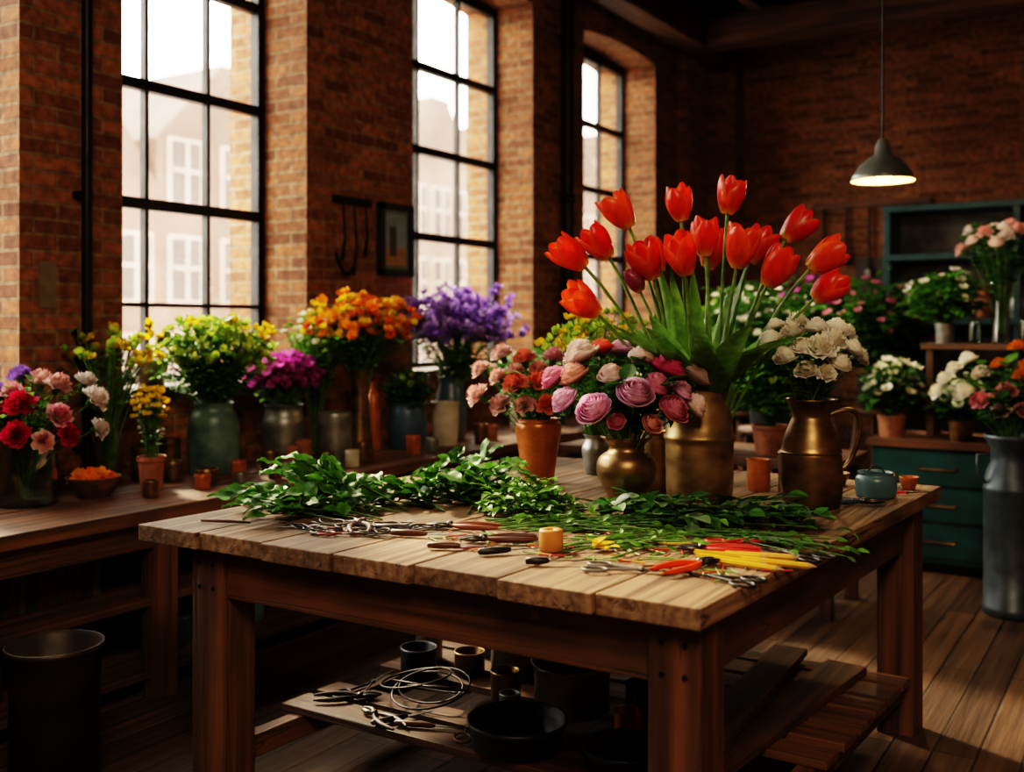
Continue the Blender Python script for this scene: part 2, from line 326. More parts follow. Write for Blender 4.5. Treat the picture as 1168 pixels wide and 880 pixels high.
# ---------------------------------------------------------------- bouquets
def stem(mb,p0,p2,rg,r=.003,bow=.25,c=SG,c2=None):
    p0=np.asarray(p0);p2=np.asarray(p2); d=p2-p0
    p1=p0+A(d[0]*bow,d[1]*bow,d[2]*.62)
    path=bez(p0,p1,p2,8); mb.add(tube(path,r,5,c,c2 if c2 is not None else c),m_leaf); return path
def outdir(p,c,up=.5):
    d=nrm(np.asarray(p)-np.asarray(c)); return nrm(d+A(0,0,up))
def dome(n,a,b,rg,zmin=-.35,fill=.25):
    out=[]
    for i in range(n):
        z=1-(i+.5)/n*(1-zmin); t=i*2.39996+rg.uniform(-.3,.3); r=math.sqrt(max(0,1-z*z)); s=1-fill*rg.random()
        out.append(A(a*r*math.cos(t)*s,a*r*math.sin(t)*s,b*z*s))
    return out
def spikes(n,m,a,b,rg,zmin=-.2,jit=.022,lo=.5):
    out=[]
    for d in dome(n,a,b,rg,zmin,.15):
        k=rg.uniform(.8,1.15)
        for j in range(m):
            t=lo+(1.-lo)*(j+rg.random())/m; w=jit*(1.5-t)
            out.append(A(d[0]*t*k+rg.uniform(-w,w),d[1]*t*k+rg.uniform(-w,w),(d[2]+b*.3)*t*k+rg.uniform(-w,w)*.6))
    return out
def sprig(mb,path,rg,leaves,n,start=.35,s=1,tint=1):
    L=len(path)
    for i in range(n):
        t=start+(1-start)*(i+rg.random())/n; k=min(int(t*(L-1)),L-2); q=t*(L-1)-k; p=path[k]*(1-q)+path[k+1]*q; ax=nrm(path[k+1]-path[k])
        a=rg.uniform(0,2*pi); side=A(math.cos(a),math.sin(a),0); d=nrm(ax*.6+side*1.0+A(0,0,.15)); tt=rg.uniform(.6,1.3)*tint
        mb.add(rg.choice(leaves),m_leaf,frame(d,(0,0,1)),p,s*rg.uniform(.7,1.2),(tt,tt,tt*.9))
def bouquet(name,base,mouth,cz,heads,leafs=LF_S,nleaf=20,leafR=(.2,.15),seed=1,stemdeep=.15,rm=.03,lf=8,ls=1.,tint=1,thin=False):
    rg=random.Random(seed); mb=MB(); b=A(base[0],base[1],0); c=b+A(0,0,mouth)
    for i,(off,pool,s) in enumerate(heads):
        p=b+A(0,0,cz)+off; a=rg.uniform(0,6.28); q=rg.random()*rm
        p0=b+A(q*math.cos(a),q*math.sin(a),mouth-stemdeep)
        if not thin or i%thin==0: stem(mb,p0,p,rg,.0024,.2)
        d=outdir(p,c-A(0,0,.02),.25); t=rg.uniform(.85,1.1)
        if thin: d=nrm(d+A(rg.uniform(-.6,.6),rg.uniform(-.6,.6),rg.uniform(-.3,.5)))
        mb.add(rg.choice(pool),m_petal,frame(d,roll=rg.uniform(0,6)),p,s*rg.uniform(.9,1.1),(t,t,t))
    for off in dome(nleaf,leafR[0],leafR[1],rg,-.5,.45):
        p=b+A(0,0,cz)+off; a=rg.uniform(0,6.28); q=rg.random()*rm
        path=stem(mb,b+A(q*math.cos(a),q*math.sin(a),mouth-stemdeep*.6),p,rg,.0018,.3,SD)
        sprig(mb,path,rg,leafs,lf,.35,ls,tint)
    return mb.build(name,(base[0],base[1],mouth),xmin=-4.035 if base[0]<-3.4 else None)
def OFF(u,w,h): return Rv*u+Fv*w+A(0,0,h)
def place(mb,name,base,rotz=0,bevel=0,parent=None,shear=0):
    o=mb.build(name,(0,0,0),bevel=bevel,parent=parent,shear=shear); o.location=base; o.rotation_euler=(0,0,rotz); return o
def vase(name,base,prof,mat,th=.006,n=5,extra=None,seg=44,raw=False):
    mb=MB(); mb.add(vessel(prof if raw else smooth_prof(prof,n),th,seg=seg),mat)
    if extra: extra(mb)
    return place(mb,name,base)
# ================================================================ ROOM
X0=-4.05; CE=4.7
wins=[(1.3,2.63),(3.14,4.35),(5.32,6.80),(7.62,9.03)]
mb=MB(); yy=-2.6; SP,CR=3.86,3.91
def arc(t): return SP+(CR-SP)*(1-t*t)
def W(*a,**k): mb.add(box(*a),m_brick,smooth=False)
for a,b in wins:
    W(-4.65,X0,yy,a,0,CE)
    W(-4.65,-4.10,a,b,0,1.12)
    n=12
    for i in range(n):
        t0=-1+2*i/n;t1=-1+2*(i+1)/n; ya=a+(b-a)*i/n; yb=a+(b-a)*(i+1)/n; za=arc(t0); zb=arc(t1)
        mb.add(hexa([(-4.65,ya,za),(X0,ya,za),(X0,yb,zb),(-4.65,yb,zb),(-4.65,ya,CE),(X0,ya,CE),(X0,yb,CE),(-4.65,yb,CE)]),m_brick,smooth=False)
    yy=b
W(-4.65,X0,yy,10.9,0,CE)
W(X0,X0+.10,9.55,10.05,0,CE)
mb.build('wall_left',uv=True)
mb=MB(); W(-4.65,3.3,10.6,10.9,0,CE); W(-4.05,-3.75,10.35,10.6,0,CE); W(-1.0,-.7,10.35,10.6,0,CE); mb.build('wall_back',uv=True)
mb=MB(); W(3.0,3.3,-2.6,10.6,0,CE); mb.build('wall_right',uv=True)
mb=MB(); W(-4.65,3.3,-2.9,-2.6,0,CE); mb.build('wall_front',uv=True)
mb=MB(); mb.add(box(-4.65,3.3,-2.9,10.9,-.1,0),m_floor,smooth=False); mb.build('floor',uv=True)
mb=MB(); mb.add(box(-4.65,3.3,-2.9,10.9,CE,CE+.1),m_ceil,smooth=False); mb.build('ceiling',uv=True)
for i,(a,b) in enumerate(wins):
    mb=MB(); xf=-4.40; zb=1.12
    def Bx(y0,y1,z0,z1,dx=.03): mb.add(box(xf-dx,xf+dx,y0,y1,z0,z1),m_iron,smooth=False)
    Bx(a,a+.05,zb,SP);Bx(b-.05,b,zb,SP);Bx(a,b,zb,zb+.07);Bx(a,b,SP-.06,SP+.02)
    w=(b-a)/3
    for k in (1,2): Bx(a+w*k-.012,a+w*k+.012,zb,SP,.02)
    for z,t in ((1.55,.011),(2.06,.028),(2.66,.028),(3.24,.028)): Bx(a,b,z-t,z+t,.025)
    n=14; pts=[(xf,a+(b-a)*k/n,-.02+arc(-1+2*k/n)) for k in range(n+1)]
    mb.add(tube(pts,.03,4),m_iron,smooth=False)
    mb.add(box(xf-.003,xf+.003,a+.03,b-.03,zb+.03,SP),m_pane,smooth=False)
    mb.build('window_%d'%(i+1))
    mb=MB(); mb.add(box(-4.42,-4.04,a-.0,b+.0,1.12,1.155),m_oaky,smooth=False); mb.build('trim_%d'%(i+1),bevel=.006)
mb=MB(); mb.add(box(-3.93,-3.68,-2.6,10.35,4.05,4.3),m_oaky,smooth=False,tint=(.8,.8,.8)); mb.build('ceiling_beam',bevel=.01)
for y in (9.5,6.0,2.5,-1.0):
    mb=MB(); mb.add(box(-3.68,3.0,y-.13,y+.13,4.06,4.34),m_oak,smooth=False); mb.build('cross_beam',bevel=.01)
mb=MB()
for x in np.arange(-3.2,3,.85): mb.add(box(x-.06,x+.06,-2.6,10.6,4.34,4.56),m_oaky,smooth=False)
mb.build('ceiling_joists',bevel=.006)
mb=MB(); mb.add(tube([(-3.99,2.91,0),(-3.99,2.91,4.69)],.022,10),m_iron)
for z in (.9,2,3.2): mb.add(box(-4.05,-3.985,2.88,2.94,z,z+.03),m_iron,smooth=False)
mb.build('wall_conduit_pipe')
mb=MB(); mb.add(tube([(-3.98,7.22,.76),(-3.98,7.22,4.05)],.05,12),m_iron)
for z in (1,2.4,3.6): mb.add(cyl((-3.98,7.22,z),(-3.98,7.22,z+.06),.06,12),m_iron)
mb.build('drain_pipe')
# outside street
mb=MB(); mb.add(box(-60,-4.65,-25,80,-3.3,-3.2),m_street,smooth=False); mb.build('street_ground')
rg=random.Random(5); y=-6
hts=[5.,3.8,3.6,4.2,4.6,5.6,4.2,6.4,5.6,7.2,6.2,8,8.5,8,9]
for i,h in enumerate(hts):
    w=rg.uniform(3.6,4.8); mb=MB(); xh=-19; tint=rg.choice([(1,1,1),(.85,.74,.70),(1.2,1.16,1.1),(.72,.56,.5)])
    mb.add(box(xh-6,xh,y,y+w,-3.2,h),m_house,tint=tint,smooth=False)
    m_=w/2
    mb.add(hexa([(xh-6,y,h),(xh,y,h),(xh,y+w,h),(xh-6,y+w,h),(xh-6,y+m_-.4,h+2.),(xh,y+m_-.4,h+2.),(xh,y+m_+.4,h+2.),(xh-6,y+m_+.4,h+2.)]),m_house,tint=np.array(tint)*.8,smooth=False)
    z=-2.4
    while z<h-1.2:
        for k in range(3):
            yc=y+w*(k+.5)/3
            mb.add(box(xh,xh+.06,yc-.48,yc+.48,z-.06,z+1.46),m_house,tint=(2.8,2.9,3.),smooth=False)
            mb.add(box(xh+.05,xh+.1,yc-.4,yc+.4,z,z+1.4),m_house,tint=(.4,.42,.48),smooth=False)
            mb.add(box(xh+.1,xh+.13,yc-.03,yc+.03,z,z+1.4),m_house,tint=(2.8,2.9,3.),smooth=False)
            mb.add(box(xh+.1,xh+.13,yc-.4,yc+.4,z+.7,z+.76),m_house,tint=(2.8,2.9,3.),smooth=False)
        z+=2.2
    mb.build('townhouse'); y+=w
# ================================================================ WORK TABLE
rg=random.Random(3); mb=MB(); n=7; TW=1.80; TD=2.07; T=.85; TH=.05
for i in range(n):
    x0=-TW+TW*i/n; x1=-TW+TW*(i+1)/n-.007; e=rg.uniform(-.010,.010); t=rg.uniform(.76,1.16)
    mb.add(box(x0,x1,e,TD+e,T-TH,T-rg.uniform(0,.002)),m_top,tint=(t,t*.99,t*.98),smooth=False)
lg=.125
def leg(x,y): mb.add(box(x,x+lg,y,y+lg,0,T-TH-.001),m_oakz,smooth=False)
xs=(-TW+.17,-.03-lg); ys=(.05,TD-.17-lg)
for x in xs:
    for y in ys: leg(x,y)
ap0=T-TH-.15
mb.add(box(xs[0]+lg,xs[1],ys[0]+.02,ys[0]+.065,ap0,T-TH-.001),m_oak,smooth=False)
mb.add(box(xs[0]+lg,xs[1],ys[1]+.06,ys[1]+.105,ap0,T-TH-.001),m_oak,smooth=False)
for x in xs: mb.add(box(x+.04,x+.09,ys[0]+lg,ys[1],ap0,T-TH-.001),m_oaky,smooth=False)
mb.add(box(xs[0]+lg,xs[1],1.0,1.05,ap0+.03,T-TH-.001),m_oak,smooth=False)
for x in xs: mb.add(box(x+.04,x+.09,ys[0]+lg,ys[1],.13,.2),m_oaky,smooth=False)
for i in range(9):
    y=.40+i*.155; t=rg.uniform(.7,1.2)
    if i in (2,): continue
    mb.add(box(xs[0]+.0,xs[1]+lg,y,y+rg.uniform(.09,.13),.2,.225),m_oak,tint=(t,t,t),smooth=False)
mb.add(tr(cyl((0,0,0),(0,-.012,0),.022,16,(.9,.8,.7)),p=(-.46,ys[0]+.018,T-.085)),m_top)
for z in (T-.1,T-.17):
    for x in (xs[0]+.035,xs[0]+.09,xs[1]+.035,xs[1]+.09): mb.add(tr(cyl((0,0,0),(0,-.006,0),.007,8),p=(x,ys[0],z)),m_iron)
place(mb,'wooden_work_table',(-.83,2.10,0),0,bevel=.006,shear=.06)
# ================================================================ SIDE COUNTER
mb=MB(); CT=.75
mb.add(box(-4.04,-3.66,1.0,9.4,CT-.055,CT),m_oaky,smooth=False,tint=(1.15,1.15,1.15)); mb.add(box(-3.655,-3.27,1.0,9.4,CT-.055,CT-.001),m_oaky,smooth=False,tint=(1.35,1.35,1.35))
mb.add(box(-3.36,-3.32,1.0,9.4,CT-.16,CT-.055),m_oaky,smooth=False)
for y in (1.1,2.72,4.5,6.3,8.1):
    mb.add(box(-3.40,-3.30,y,y+.1,0,CT-.055),m_oakz,smooth=False); mb.add(box(-4.02,-3.93,y,y+.1,0,CT-.055),m_oakz,smooth=False)
    mb.add(box(-3.93,-3.40,y+.02,y+.08,.30,.36),m_oak,smooth=False)
mb.add(box(-4.02,-3.34,1.1,8.2,.36,.39),m_oaky,smooth=False,tint=(.8,.8,.8))
mb.add(box(-4.02,-3.34,1.1,8.2,.08,.11),m_oaky,smooth=False,tint=(.8,.8,.8))
mb.build('wooden_side_counter',(-3.65,5,0),bevel=.005)
rg=random.Random(8)
mb=MB(); y=1.35
while y<2.65:
    w=rg.uniform(.02,.045); h=rg.uniform(.14,.22); c=s2l(rg.choice([(70,44,32),(50,54,60),(86,76,58),(36,46,44),(84,48,34)]))
    mb.add(box(-3.75,-3.55,y,y+w*.92,.391,.391+h,c),m_plain,smooth=False); y+=w
mb.build('row_of_books',bevel=.003)
for i,(yy_,z_,r_,h_,mt) in enumerate([(2.95,.391,.06,.16,m_steel),(3.15,.391,.05,.2,m_bronze),(3.4,.391,.08,.13,m_blue),(3.7,.391,.06,.22,m_char),(4.1,.391,.07,.18,m_cream),(4.9,.391,.08,.2,m_terra),(3.0,.111,.09,.16,m_char),(3.4,.111,.1,.18,m_teal),(2.1,.111,.12,.2,m_char),(5.2,.391,.06,.2,m_steel)]):
    vase('storage_jar',(-3.56,yy_,z_),[(r_*.9,0),(r_,.02),(r_,h_*.7),(r_*.7,h_*.86),(r_*.75,h_)],mt)
# ================================================================ MAIN TABLE VASES
tv=(-1.36,3.40)
vase('brass_vase',(*tv,T),[(.104,0),(.110,.006),(.114,.05),(.116,.19),(.116,.205),(.122,.21),(.122,.222),(.115,.227),(.113,.27),(.1,.33),(.093,.385),(.094,.40),(.101,.405),(.101,.415),(.098,.416)],m_brass,raw=True)
S=.003; rg=random.Random(21); mb=MB()
TP=[(657,289,-.05),(690,276,.06),(717,240,.1),(781,232,.08),(833,226,.02),(907,256,.05),(928,292,-.05),(928,326,-.1),(869,311,-.14),(868,280,.12),(836,290,-.10),(804,275,-.02),(773,298,-.15),(738,302,-.08),(670,343,-.12),(755,292,.14),(820,285,.16)]
c0=A(tv[0],tv[1],0)
for i,(px,py,w) in enumerate(TP):
    u=(px-798)*S; z=1.45-(py+12-370)*S; p=c0+OFF(u*.96,w,z); q=nrm(A(u,w,.0001)); p0=c0+OFF(q[0]*.06,q[1]*.06,1.0)
    path=stem(mb,p0,p,rg,.0062,.28+.1*rg.random(),s2l((96,140,54)),s2l((132,162,70)))
    d=nrm(path[-1]-path[-2]); d=nrm(d+A(0,0,.1)-Fv*.12+Rv*(rg.uniform(-.2,.2)+u*1.3))
    k=rg.uniform(1.16,1.3); t=rg.uniform(.9,1.12)
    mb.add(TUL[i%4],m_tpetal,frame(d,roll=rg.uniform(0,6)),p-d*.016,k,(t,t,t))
p=c0+OFF(-.21,-.06,1.56); stem(mb,c0+OFF(-.04,0,1.0),p,rg,.005,.3); mb.add(MAG,m_tpetal,frame((-.3,-.3,1)),p,.8)
for i in range(38):
    a=i*2.4+rg.uniform(-.3,.3); out=[.15,.45,.75,1.0][i%4]*rg.uniform(.85,1.15); s=rg.uniform(.85,1.2)
    d=nrm(A(math.cos(a)*out,math.sin(a)*out,1.25)); p=c0+A(math.cos(a)*.065,math.sin(a)*.065,1.19)
    t=rg.uniform(.7,1.25)
    R3=frame(d,-A(math.cos(a),math.sin(a),-.3),rg.uniform(-.5,.5)); mb.add(LF_T[(i*7)%4],m_leaf,R3,p,s,(t,t,t*.9))
mb.build('tulip_bouquet',(tv[0],tv[1],1.2))
bv=(-1.51,3.14)
vase('bronze_urn_vase',(*bv,T),[(.062,0),(.066,.008),(.060,.02),(.070,.05),(.095,.10),(.100,.135),(.088,.165),(.062,.185),(.060,.205),(.080,.225),(.086,.232)],m_bronze)
S=.00288
def H(px,py,cx,S,cz,w): return OFF((px-cx)*S,w,1.45-(py-370)*S-cz)
hl=[(650,456,-.06,R_MAUVE,1.3),(678,464,-.14,R_MAUVE,1.35),(719,448,-.16,R_MAUVE,1.55),(757,464,-.14,R_PINK,1.2),(784,462,-.04,R_CREAM,1.2),(757,424,-.03,R_HOT,1.35),(788,430,.02,R_CREAM,1.3),(733,412,.0,R_CREAM,1.3),(668,410,.02,R_CREAM,1.35),(690,402,.06,R_RED,1.1),(639,434,.03,R_PINK,1.2),(697,430,-.08,R_CREAM,1.2),(660,430,-.02,R_PEACH,1.1),(742,440,-.1,R_PINK,1.05),(712,403,.08,R_MAUVE,1.15),(770,445,-.08,R_MAUVE,1.),(700,475,-.14,R_PINK,.8),(737,478,-.13,R_PEACH,.8)]
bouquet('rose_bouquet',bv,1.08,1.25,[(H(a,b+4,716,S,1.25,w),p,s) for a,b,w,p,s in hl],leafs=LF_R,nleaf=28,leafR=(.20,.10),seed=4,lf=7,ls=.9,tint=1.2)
cv=(-2.03,3.45)
vase('copper_vase',(*cv,T),[(.056,0),(.060,.006),(.066,.06),(.078,.14),(.088,.20),(.086,.225),(.078,.235),(.08,.245)],m_copper)
S=.00333
hl=[(550,452,-.05,C_LP,.95),(552,425,.02,C_LP,.9),(575,408,.0,C_LP,1.),(590,440,-.1,C_CORAL,1.0),(614,438,-.1,C_CORAL,.9),(600,412,-.03,C_CORAL,.9),(572,432,-.06,C_LP,.85),(632,412,.0,C_PINK,.95),(575,462,-.08,C_LP,.95),(622,462,-.1,C_CORAL,.85),(640,440,.0,C_LP,.85),(600,462,-.1,C_LP,.9),(590,425,-.06,C_LP,.8),(615,425,-.04,C_LP,.8)]
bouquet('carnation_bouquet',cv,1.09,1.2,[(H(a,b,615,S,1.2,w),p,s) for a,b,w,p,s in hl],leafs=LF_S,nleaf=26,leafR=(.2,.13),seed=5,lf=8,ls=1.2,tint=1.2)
jv=(-1.00,3.48)
def jugx(mb):
    pts=bez((.055,0,.30),(.19,0,.36),(.155,0,.22),8); pts=np.concatenate([pts,bez((.155,0,.22),(.13,0,.12),(.088,0,.12),8)[1:]])
    mb.add(tube(pts,.009,8),m_bronze)
o=vase('bronze_jug',(*jv,T),[(.085,0),(.092,.006),(.100,.05),(.102,.11),(.098,.17),(.098,.176),(.103,.18),(.097,.186),(.085,.235),(.066,.28),(.060,.30),(.072,.33),(.086,.355)],m_bronze,extra=jugx,n=3); o.rotation_euler=(0,0,YAW)
S=.0029
hl=[(893,407,-.06,1.1),(882,388,.0,1.),(905,380,.0,1.05),(924,400,-.1,1.2),(947,414,-.08,1.05),(931,376,.0,1.1),(955,378,.03,1.1),(966,398,-.02,1.),(978,408,.02,.9),(910,420,-.1,.9),(942,392,-.06,1.1),(915,368,.06,.9),(970,380,.06,.85),(893,372,.08,.85),(930,424,-.1,.85),(908,396,-.08,.9)]
bouquet('white_ranunculus_bouquet',jv,1.2,1.34,[(H(a,b+4,925,S,1.34,w),R_WHITE,s*.98) for a,b,w,s in hl],leafs=LF_S,nleaf=24,leafR=(.15,.08),seed=6,lf=8,ls=1.1,tint=1.2)
vase('pewter_vase',(-1.95,3.77,T),[(.04,0),(.044,.01),(.05,.05),(.056,.10),(.045,.13),(.042,.145),(.052,.16)],m_steel)
rg=random.Random(31)
bouquet('yellow_green_filler_bouquet',(-1.95,3.77),1.0,1.36,[(o_,B_YG+B_YG+B_YE,1.0) for o_ in dome(150,.23,.15,rg,-.3,.5)],leafs=LF_S,nleaf=24,leafR=(.2,.13),seed=7,lf=10,ls=1.0,tint=1.3,thin=2)
vase('brass_canister',(-1.57,3.48,T),[(.055,0),(.06,.01),(.06,.17),(.05,.2),(.055,.22)],m_brass)
vase('copper_cup',(-1.26,3.72,T),[(.038,0),(.042,.008),(.042,.1),(.045,.112)],m_copper)
vase('bronze_canister',(-1.15,3.75,T),[(.042,0),(.046,.008),(.044,.13),(.048,.14)],m_bronze)
def jarx(mb): mb.add(tube(bez((-.03,0,.085),(0,0,.13),(.03,0,.085),8),.003,6),m_iron)
vase('blue_jar',(-.86,3.78,T),[(.055,0),(.066,.006),(.070,.03),(.068,.065),(.058,.078),(.062,.088)],m_bluegrey,extra=jarx)
for k,(x,y,r) in enumerate([(-.90,4.04,.05),(-1.05,4.0,.045),(-.80,4.03,.035),(-1.2,4.02,.05)]):
    vase('copper_dish',(x,y,T),[(r*.6,0),(r*.65,.004),(r*.9,.03),(r,.045)],m_bronze if k%2 else m_copper,th=.003)
# ---------------- greenery piles
def pile(name,c,a,b,h,leafs,n,seed,stems=20,ls=1.,dirv=None,tint=1,slen=.3,lstem=7,spread=.5):
    rg=random.Random(seed); mb=MB(); dv=np.array(dirv,float)
    def putleaf(p,d,s,k):
        hint=nrm(A(rg.uniform(-.6,.6),rg.uniform(-.6,.6),1)); lt=rg.choice(leafs); v,f,cc=lt; V=(v*s)@frame(d,hint).T+p; V[:,2]=np.maximum(V[:,2],T+.002+.004*rg.random())
        mb.add((V,f,cc),m_leaf,tint=(k,k,k*.85))
    for i in range(stems):
        t=rg.uniform(0,2*pi); q=math.sqrt(rg.random())*.85; hh=h*(1-q*q)*rg.uniform(.2,1)
        p=A(c[0]+a*q*math.cos(t),c[1]+b*q*math.sin(t),T+.006+hh*.6)
        d=nrm(dv+A(rg.uniform(-spread,spread),rg.uniform(-spread,spread),0)); L=slen*rg.uniform(.7,1.15)
        tip=p+d*L*.5+A(0,0,hh*.9); butt=p-d*L*.5; butt[2]=T+.004
        path=bez(butt,p+A(0,0,hh*.3),tip,9)
        mb.add(tube(path,np.linspace(.0035,.0015,9),5,SG*rg.uniform(.6,1.1)),m_leaf)
        for j in range(lstem):
            tt=.35+.65*(j+.5)/lstem; kk=min(int(tt*8),7); ax=nrm(path[kk+1]-path[kk]); sd=A(-ax[1],ax[0],0)*(1 if j%2 else -1)
            putleaf(path[kk],nrm(ax*.7+sd*rg.uniform(.4,1)+A(0,0,rg.uniform(0,.8))),ls*rg.uniform(.6,1.2),rg.uniform(.4,1.4)*tint)
        if lstem: putleaf(path[-1],nrm(path[-1]-path[-2]),ls,rg.uniform(.7,1.3)*tint)
    for i in range(n):
        t=rg.uniform(0,2*pi); q=math.sqrt(rg.random()); hh=h*(1-q**2)*rg.random()
        p=A(c[0]+a*q*math.cos(t),c[1]+b*q*math.sin(t),T+.008+hh); t2=rg.uniform(0,2*pi)
        putleaf(p,nrm(A(math.cos(t2),math.sin(t2),rg.uniform(.0,.9))),ls*rg.uniform(.6,1.1),rg.uniform(.3,1.1)*tint)
    return mb.build(name,(c[0],c[1],T))
pile('leafy_greens_pile',(-2.30,2.60),.15,.26,.12,LF_B,34,1,20,.88,(-.7,-.5,0),1.,.36,6,.7)
pile('leafy_greens_pile',(-2.08,2.94),.17,.2,.15,LF_B,44,2,20,.88,(.6,-.3,0),1.,.32,6,.9)
pile('parsley_bunch',(-1.74,2.90),.17,.16,.11,LF_S,420,3,34,.75,(.3,-.9,0),1.05,.3,9)
pile('eucalyptus_cuttings',(-1.37,2.97),.17,.11,.09,LF_E+LF_R,34,4,18,.85,(.9,-.3,0),1.15,.3,6)
pile('leafy_stem_cuttings',(-1.10,3.07),.22,.15,.07,LF_R+LF_S,50,5,24,.75,(1,-.25,0),1.15,.42,6)
pile('cut_green_stems',(-1.50,2.74),.2,.07,.03,LF_S,12,6,30,.7,(.8,.45,0),1.1,.36,2)
pile('cut_green_stems',(-.98,2.84),.16,.08,.025,LF_S,8,16,26,.7,(.9,-.15,0),1.1,.42,1,.3)
pile('cut_green_stems',(-1.22,2.60),.14,.08,.02,LF_S,8,17,18,.7,(.7,.6,0),1.1,.3,2,.7)
# ---------------- tools
def tool_local(name,x,y,ang,fn,z=T):
    mb=MB(); fn(mb); return place(mb,name,(x,y,z),math.radians(ang))
DW=s2l((84,44,26)); BLK=s2l((26,22,20)); YEL=s2l((244,180,24)); RED=s2l((214,28,20))
def knife(mb,c=DW,L=.11):
    mb.add(tube([(-L,0,.011),(-L*.95,0,.011),(-L*.5,0,.011),(-L*.1,0,.011),(0,0,.011)],[.004,.009,.010,.008,.005],8,c),m_plain)
    mb.add(hexa([(0,-.008,.010),(.07,-.006,.010),(.07,.0,.010),(0,.008,.010),(0,-.008,.0115),(.095,-.001,.0115),(.095,0,.0115),(0,.008,.0115)]),m_blade,smooth=False)
def secateurs(mb,c=DW):
    for s in (1,-1):
        mb.add(tube(bez((0,0,.012),(-.06,s*.045,.012),(-.15,s*.022,.012),8),[.005,.006,.008,.009,.009,.008,.007,.004],8,c),m_plain)
        mb.add(tube(bez((0,0,.012),(.03,s*-.022,.012),(.07,s*-.004,.012),6),[.006,.008,.009,.008,.005,.001],6),m_blade)
    mb.add(cyl((0,0,.004),(0,0,.022),.010,12),m_blade)
def scissors(mb,c=BLK,s0=1.):
    for s in (1,-1):
        a=np.linspace(0,2*pi,16,endpoint=False); mb.add(tube([(-.11*s0+.03*s0*math.cos(t),s*.03*s0+.02*s0*math.sin(t),.007) for t in a],.004,6,c,closed=True),m_plain)
        mb.add(tube([(-.08*s0,s*.022*s0,.007),(-.03*s0,s*.006*s0,.007),(0,0,.007)],.004,6,c),m_plain)
        mb.add(hexa([(0,-.006,.005+s*.001),(.11*s0,-s*.010,.005+s*.001),(.11*s0,-s*.008,.005+s*.001),(0,.006,.005+s*.001),(0,-.006,.007+s*.001),(.11*s0,-s*.010,.007+s*.001),(.11*s0,-s*.008,.007+s*.001),(0,.006,.007+s*.001)]),m_blade,smooth=False)
    mb.add(cyl((0,0,.002),(0,0,.012),.006,10),m_blade)
tool_local('pruning_knife',-1.77,2.39,18,lambda m:knife(m))
tool_local('pruning_knife',-1.86,2.44,25,lambda m:knife(m,BLK))
tool_local('secateurs',-1.60,2.42,215,lambda m:secateurs(m))
tool_local('pruning_knife',-1.60,2.31,28,lambda m:knife(m,DW,.09))
tool_local('pruning_knife',-1.46,2.34,50,lambda m:knife(m,BLK,.09))
tool_local('pruning_knife',-1.31,2.28,35,lambda m:knife(m,BLK,.06))
tool_local('secateurs',-1.79,2.53,200,lambda m:secateurs(m,s2l((130,62,30))))
tool_local('secateurs',-2.04,2.42,130,lambda m:secateurs(m,s2l((80,44,26))))
tool_local('scissors',-2.16,2.31,170,lambda m:scissors(m))
tool_local('scissors',-1.93,2.31,10,lambda m:scissors(m,s2l((120,50,24))))
tool_local('scissors',-1.08,2.33,15,lambda m:scissors(m,s2l((110,104,96))))
tool_local('scissors',-.93,2.36,175,lambda m:scissors(m,BLK))
tool_local('scissors',-.86,2.72,160,lambda m:scissors(m,BLK))
tool_local('secateurs',-.98,2.46,70,lambda m:secateurs(m,s2l((236,76,24))))
tool_local('secateurs',-1.04,2.62,200,lambda m:secateurs(m,s2l((214,40,24))))
tool_local('pruning_knife',-.84,2.85,10,lambda m:knife(m,s2l((200,30,30))))
tool_local('wooden_stick',-2.40,2.24,20,lambda m:m.add(tube([(-.09,0,.007),(.0,0,.008),(.07,0,.007)],[.004,.006,.003],6,DW),m_plain))
def wires(mb):
    rg=random.Random(2)
    for i in range(9):
        cx,cy=rg.uniform(-.1,.1),rg.uniform(-.05,.05); r1=rg.uniform(.03,.07); r2=r1*rg.uniform(.5,.9)
        mb.add(tube([(cx+r1*math.cos(t),cy+r2*math.sin(t),.004+.006*(1+math.sin(t*2+i))*.6+i*.001) for t in np.linspace(0,2*pi,20,endpoint=False)],.0022,5,BLK,closed=True),m_plain)
tool_local('floral_wire_coil',-2.08,2.33,15,wires); tool_local('floral_wire_coil',-1.90,2.40,40,wires)
def spool(mb): mb.add(lathe([(.0005,0),(.030,0),(.032,.003),(.032,.052),(.030,.056),(.012,.056),(.010,.05),(.0005,.05)],28,s2l((206,134,62))),m_plain)
tool_local('twine_spool',-1.39,2.43,0,spool)
def pencil(mb,c=YEL,L=.19,z=.008):
    mb.add(tube([(-L/2,0,z),(-L/2+.001,0,z),(L/2-.02,0,z)],[.0004,.0078,.0078],6,c),m_plain,smooth=False)
    mb.add(tube([(L/2-.02,0,z),(L/2,0,z)],[.0078,.0006],6,s2l((220,180,130))),m_plain)
for x,y,a in [(-.93,2.54,-22),(-.95,2.59,-14),(-.88,2.51,-26),(-.88,2.63,-7),(-.82,2.57,-18)]: tool_local('yellow_pencil',x,y,a+22,lambda m:pencil(m))
mb=MB(); rg=random.Random(9)
for i in range(7): mb.add(leaf_t(.05,.016,.3,.3,(230,170,20),(246,206,50),3,4),m_petal,frame((rg.uniform(-1,1),rg.uniform(-1,1),.25)),(rg.uniform(-.03,.03),rg.uniform(-.02,.02),.008))
place(mb,'yellow_petals',(-1.27,2.50,T))
def ribbon(mb,c):
    t=np.linspace(0,4*pi,60); mb.add(tube([(.045*math.cos(a)+.012*a-.08,.03*math.sin(a),.005+.002*a*.3) for a in t],.0035,5,c),m_plain)
